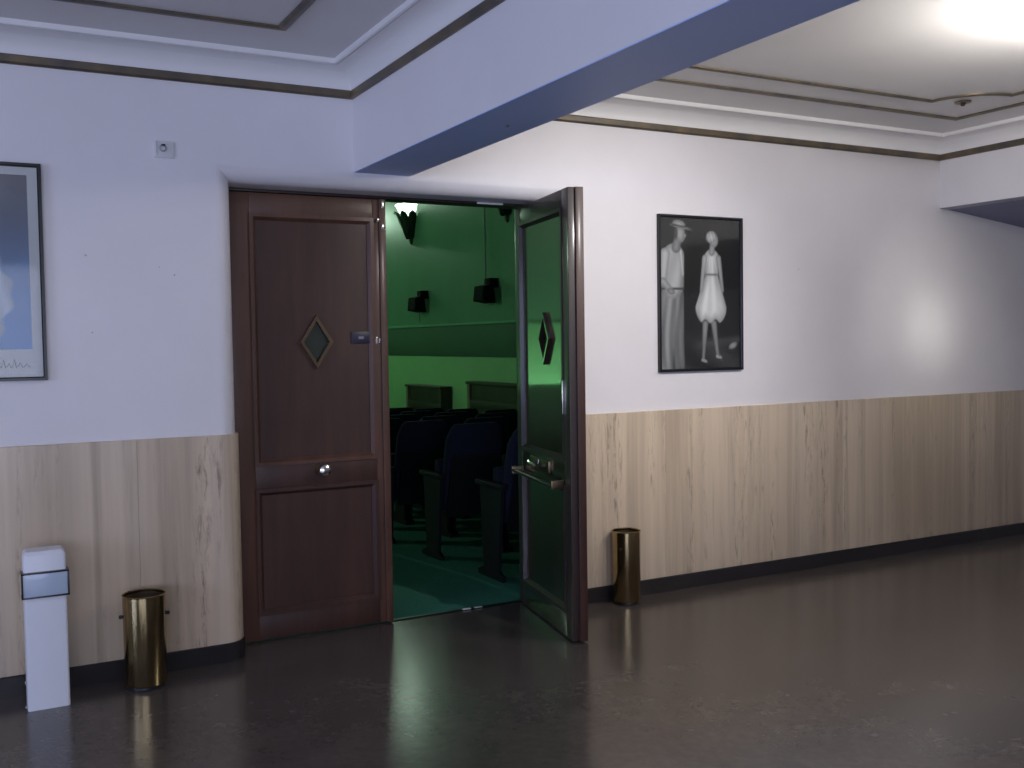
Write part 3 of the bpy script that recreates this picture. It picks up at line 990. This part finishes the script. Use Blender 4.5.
# ------------------------------------------------------------------ key switch on the wall
o = tag(empty('wall_switch', (0.815, WY, 2.394)), 'small white switch plate high on the wall above the brass bin', 'switch')
MB().box((-0.043, -0.010, -0.038), (0.043, 0.0, 0.038), 0.004).build('plate', 'plastic', o)
MB().box((-0.044, -0.018, -0.036), (-0.034, -0.008, 0.036), 0.003).build('edge_rib', 'white', o)
MB().lathe([(0.010, -0.009), (0.017, -0.009), (0.017, -0.016), (0.010, -0.018), (0.010, -0.009)], 24, (-0.006, 0, 0.004), axis='y').build('ring', 'grey', o)
MB().lathe([(0, -0.013), (0.009, -0.013), (0.009, -0.009)], 20, (-0.006, 0, 0.004), axis='y').build('key_cylinder', 'plastic', o)
MB().box((-0.014, -0.020, 0.014), (0.003, -0.012, 0.022), 0.002).build('indicator', 'black', o)

# ------------------------------------------------------------------ bronze rosette on the ceiling
o = tag(empty('ceiling_rosette', (5.18, 4.02, CZ)), 'small round bronze rosette on the ceiling in the scooped corner', 'ceiling fitting')
MB().lathe([(0, -0.020), (0.014, -0.020), (0.022, -0.012), (0.044, -0.009), (0.048, 0.0)], 32).build('cap', 'bronze', o)
MB().lathe([(0.012, -0.019), (0.010, -0.026), (0, -0.027)], 20).build('button', 'darkmetal', o)


# ------------------------------------------------------------------ ceiling lamp and added wall spots (out of view)
def ceiling_lamp(x, y, energy, label):
    o = tag(empty('ceiling_lamp', (x, y, CZ)), label, 'lamp', 'lobby ceiling lamps')
    MB().lathe([(0, -0.03), (0.06, -0.03), (0.07, -0.012), (0.07, 0.0)], 32).build('canopy', 'bronze', o)
    MB().tube([(0, 0, -0.02), (0, 0, -0.16)], 0.008, 10).build('stem', 'bronze', o)
    MB().lathe([(0.17, -0.16), (0.155, -0.195), (0.11, -0.225), (0.05, -0.24), (0, -0.243)], 40).build('glass_bowl', 'lamp', o)
    l_ = light('lamp_bulb', 'POINT', (0, 0, -0.15), energy, (1.0, 0.95, 0.89), shadow_soft_size=0.05)
    l_.parent = o
    l_ = light('lamp_glow', 'POINT', (0, 0, -0.26), energy * 1.15, (1.0, 0.95, 0.89), shadow_soft_size=0.12)
    l_.parent = o
    return o


ceiling_lamp(4.12, 2.45, 62, 'bowl lamp on the ceiling at the upper right corner')


def added_spot(x, y, target, energy, size, blend, col, label, core=0):  # added fixtures making the bright patches on the wall
    o = tag(empty('added_spotlight', (x, y, CZ)), label, 'spotlight', 'added wall spotlights')
    dv = (Vector(target) - Vector((x, y, CZ - 0.10))).normalized()
    MB().lathe([(0, -0.02), (0.035, -0.02), (0.04, 0.0)], 24).build('canopy', 'darkmetal', o)
    MB().tube([(0, 0, -0.015), (0, 0, -0.10)], 0.007, 8).build('stem', 'darkmetal', o)
    c0 = Vector((0, 0, -0.10))
    MB().tube([c0 - dv * 0.06, c0 - dv * 0.05, c0 + dv * 0.06], [0.02, 0.034, 0.040], 20, cap=False).build('shade', 'darkmetal', o)
    l_ = light('patch_spot', 'SPOT', c0 + dv * 0.065, energy, col, target=None, spot_size=size, spot_blend=blend, shadow_soft_size=0.03)
    l_.rotation_euler = dv.to_track_quat('-Z', 'Y').to_euler()
    l_.parent = o
    if core:
        l_ = light('patch_core', 'SPOT', c0 + dv * 0.065, core, col, spot_size=size * 0.38, spot_blend=1.0, shadow_soft_size=0.16)  # second beam added for the patch's bright centre
        l_.rotation_euler = dv.to_track_quat('-Z', 'Y').to_euler()
        l_.parent = o
    return o


added_spot(4.85, 2.3, (5.90, WY, 1.56), 60, math.radians(34), 1.0, (1.0, 0.97, 0.86), 'unseen added spotlight for the bright patch on the bare right part of the wall', core=120)
added_spot(3.0, 1.9, (3.20, WY, 1.50), 175, math.radians(60), 1.0, (1.0, 0.96, 0.95), 'unseen added spotlight for the glow on the wall by the black and white poster')


# ------------------------------------------------------------------ auditorium seats
def make_seat():
    o = empty('cinema_seat', (0, 0, 0))
    # backrest: tapering padded shell, y towards the screen
    W2 = 0.225
    bk = MB()
    rows = [(0.36, 0.16, 0.195), (0.50, 0.115, 0.215), (0.70, 0.065, 0.222), (0.86, 0.03, 0.215), (0.935, 0.012, 0.195), (0.965, 0.010, 0.165)]
    pts = []
    for z, y0, hw in rows:
        th = 0.085 if z < 0.9 else 0.06
        ringp = []
        for cx, cy, t0 in ((hw - 0.03, th - 0.03, 0), (-hw + 0.03, th - 0.03, PI / 2), (-hw + 0.03, 0.03, PI), (hw - 0.03, 0.03, 1.5 * PI)):
            for i in range(3):
                t = t0 + PI / 2 * i / 2
                ringp.append((cx + 0.03 * math.cos(t), y0 + cy + 0.03 * math.sin(t), z))
        pts.append(ringp)
    k_ = len(pts[0])
    bk.add([p for r_ in pts for p in r_], [(i * k_ + s, i * k_ + (s + 1) % k_, (i + 1) * k_ + (s + 1) % k_, (i + 1) * k_ + s) for i in range(len(pts) - 1) for s in range(k_)] + [tuple(range(k_))[::-1], tuple(range((len(pts) - 1) * k_, len(pts) * k_))])
    bk.build('backrest', 'seat', o, smooth=50)
    bs = MB()
    bs.prism([(0.150, 0.30), (0.028, 0.72), (0.040, 0.74), (0.165, 0.33)], 0, -0.19, 0.19)
    bs.build('back_shell', 'seatplastic', o)
    MB().box((-0.205, 0.24, 0.33), (0.205, 0.33, 0.70), 0.03).build('seat_cushion', 'seat', o)   # tipped up
    for s in (-1, 1):
        sp = MB()
        sp.prism([(0.10, 0.0), (0.44, 0.0), (0.44, 0.03), (0.36, 0.06), (0.40, 0.58), (0.10, 0.58), (0.16, 0.06), (0.10, 0.03)], 0, s * 0.245 - 0.012, s * 0.245 + 0.012)
        sp.build('side_panel', 'seatplastic', o)
        MB().box((s * 0.245 - 0.024, 0.08, 0.58), (s * 0.245 + 0.024, 0.45, 0.615), 0.008).build('armrest', 'seatplastic', o)
    return o


seat0 = make_seat()
ORD = ['first', 'second', 'third', 'fourth', 'fifth', 'sixth', 'seventh', 'eighth', 'ninth', 'tenth']
SX0, SY0, PX, PY = 3.13, 5.42, 0.545, 0.92
spots = {0: (0, 1), 1: (0, 1, 2), 2: (0, 1, 2), 3: (0, 1, 2, 3), 4: (0, 1, 2, 3), 5: (1, 2, 3), 6: (1, 2, 3), 7: (2, 3), 8: (2, 3), 9: (3,)}
first = True
for r_, cols in spots.items():
    for c_ in cols:
        s = seat0 if first else copy_tree(seat0)
        first = False
        s.location = (SX0 + PX * c_, SY0 + PY * r_, fz(SY0 + PY * r_ + 0.27))
        s.rotation_euler = (0, 0, 0)
        where = 'nearest row' if r_ == 0 else ORD[r_] + ' row from the doorway'
        tag(s, 'dark navy cinema seat, %s from the aisle in the %s' % (ORD[c_], where), 'seat', 'auditorium seats')


# ------------------------------------------------------------------ wooden covers on the auditorium wall
def cover(label, y0, y1, h_):
    zb = fz((y0 + y1) / 2) - 0.01
    h_ -= zb
    o = tag(empty('radiator_cover', (TX1 - 0.012, (y0 + y1) / 2, zb)), label, 'radiator cover', 'wooden covers on the green wall')
    hw = (y1 - y0) / 2
    D = 0.16
    MB().box((-D + 0.02, -hw + 0.02, 0.0), (0, hw - 0.02, h_ - 0.03)).build('panel', 'covwood', o)
    for a, b in ((-hw, -hw + 0.07), (hw - 0.07, hw)):
        MB().box((-D, a, 0), (0, b, h_ - 0.03), 0.005).build('post', 'covframe' if a > 0 else 'covwood', o)
    MB().box((-D - 0.015, -hw - 0.01, h_ - 0.035), (0, hw + 0.01, h_), 0.006).build('top', 'covwood', o)
    for k_ in range(4):
        z = 0.25 + k_ * (h_ - 0.35) / 4
        MB().box((-D + 0.002, -hw + 0.07, z), (-D + 0.02, hw - 0.07, z + 0.10), 0.004).build('slat', 'covwood', o)
    return o


cover('dark wooden cover on the green wall, farther and left one', 11.88, 13.05, 0.925)
cover('dark wooden cover on the green wall, nearer and right one', 9.75, 11.10, 1.02)


# ------------------------------------------------------------------ wall speakers
def speaker(label, y, z, cable_z):
    o = tag(empty('wall_speaker', (TX1, y, z)), label, 'speaker', 'speakers on the green wall')
    cab = MB()
    # wedge cabinet tipped down towards the seats
    a = [(-0.205, -0.10), (-0.185, 0.075), (-0.075, 0.100), (-0.05, -0.125)]
    cab.prism(a, 1, -0.14, 0.14)
    cb = cab.build('cabinet', 'speaker', o)
    MB().prism([(-0.213, -0.090), (-0.196, 0.064), (-0.187, 0.064), (-0.203, -0.092)], 1, -0.12, 0.12).build('grille', 'speaker', o)
    MB().box((-0.11, -0.12, 0.06), (0.0, 0.03, 0.165), 0.006).build('bracket', 'speaker', o)
    MB().tube([(-0.012, 0.17, -0.05), (-0.012, 0.19, 0.02), (-0.012, 0.19, cable_z)], 0.007, 6).build('cable', 'cable', o)
    return o


speaker('small black speaker on the green wall below the lit sconce', 12.72, 2.03, -0.26)
speaker('small black speaker on the green wall beside the open leaf', 10.68, 2.075, 1.3)


# ------------------------------------------------------------------ auditorium sconces
def sconce(label, x, y, z, sgn, lit, energy):
    o = tag(empty('wall_sconce', (x, y, z)), label, 'sconce', 'sconces in the auditorium')
    rz = 0 if sgn < 0 else PI
    o.rotation_euler = (0, 0, rz)
    o.scale = (1.45, 1.45, 1.45)
    # half bowl opening upwards, projecting towards -x
    MB().lathe([(0.02, 0.04), (0.07, 0.05), (0.115, 0.09), (0.150, 0.155), (0.160, 0.16), (0.150, 0.168), (0.105, 0.105), (0.05, 0.075)], 24, (0, 0, 0), PI / 2, 1.5 * PI).build('bowl', 'bowl' if lit else 'opal', o)
    bdm = MB().lathe([(0.0, -0.22), (0.022, -0.20), (0.030, -0.15), (0.055, -0.08), (0.085, 0.0), (0.095, 0.045), (0.04, 0.05)], 16, (0, 0, 0), PI / 2, 1.5 * PI)
    bdm.build('bracket', 'sconce', o)
    for k_ in range(5):
        a = PI / 2 + PI * (k_ + 0.5) / 5
        dx, dy = math.cos(a), math.sin(a)
        tx, ty = -dy, dx
        lf = MB()
        pr = [(0.05, -0.16, 0.012), (0.085, -0.06, 0.036), (0.118, 0.02, 0.046), (0.148, 0.075, 0.032), (0.172, 0.095, 0.004)]
        vs_ = []
        for r2, z2, hw in pr:
            for s_ in (-1, 0, 1):
                rr_ = r2 + (0.008 if s_ == 0 else 0.0)
                vs_.append((dx * rr_ + tx * hw * s_, dy * rr_ + ty * hw * s_, z2))
        fs_ = [(i * 3 + s_, i * 3 + s_ + 1, i * 3 + s_ + 4, i * 3 + s_ + 3) for i in range(4) for s_ in range(2)]
        lf.add(vs_, fs_)
        lo = lf.build('leaf', 'sconce', o)
        sm = lo.modifiers.new('thick', 'SOLIDIFY')
        sm.thickness = 0.006
    if lit:
        l_ = light('sconce_bulb', 'POINT', (-0.13, 0, 0.26), energy, (0.72, 1.0, 0.78), shadow_soft_size=0.12)
        l_.parent = o
    return o


sconce('lit leaf shaped sconce glowing on the green wall', TX1, 13.15, 3.17, -1, True, 9)
sconce('unlit leaf shaped sconce beside the door head', TX1, 10.30, 3.17, -1, False, 0)
sconce('added lit sconce out of view farther along the green wall', TX1, 15.9, 3.17, -1, True, 110)  # extra sconce added to brighten the far end of the wall
sconce('added lit sconce out of view on the opposite green wall', TX0, 12.6, 3.17, 1, True, 150)  # hidden extra sconce, added as soft fill for the right wall


# ------------------------------------------------------------------ added unseen floodlight, brightening the far wall that the open door mirrors
def floodlight(x, y, target, energy):
    z0 = fz(y)
    o = tag(empty('added_floodlight', (x, y, z0)), 'added floodlight for the green patch mirrored in the open door', 'floodlight')
    MB().box((-0.12, -0.08, 0.0), (0.12, 0.08, 0.02), 0.006).build('foot', 'darkmetal', o)
    for sx_ in (-0.115, 0.107):
        MB().box((sx_, -0.02, 0.015), (sx_ + 0.008, 0.02, 0.20), 0.002).build('yoke', 'darkmetal', o)
    MB().box((-0.105, -0.06, 0.10), (0.105, 0.055, 0.27), 0.012).build('housing', 'darkmetal', o)
    MB().box((-0.09, 0.056, 0.115), (0.09, 0.060, 0.255)).build('lens', 'bowl', o)
    dv = (Vector(target) - Vector((x, y + 0.09, z0 + 0.19))).normalized()
    l_ = light('added_flood', 'SPOT', (0, 0.09, 0.19), energy, (0.55, 1.0, 0.75), spot_size=math.radians(115), spot_blend=0.8, shadow_soft_size=0.06)
    l_.rotation_euler = dv.to_track_quat('-Z', 'Y').to_euler()
    l_.parent = o
    return o


floodlight(0.55, 15.35, (0.55, TY1, 1.55), 280)
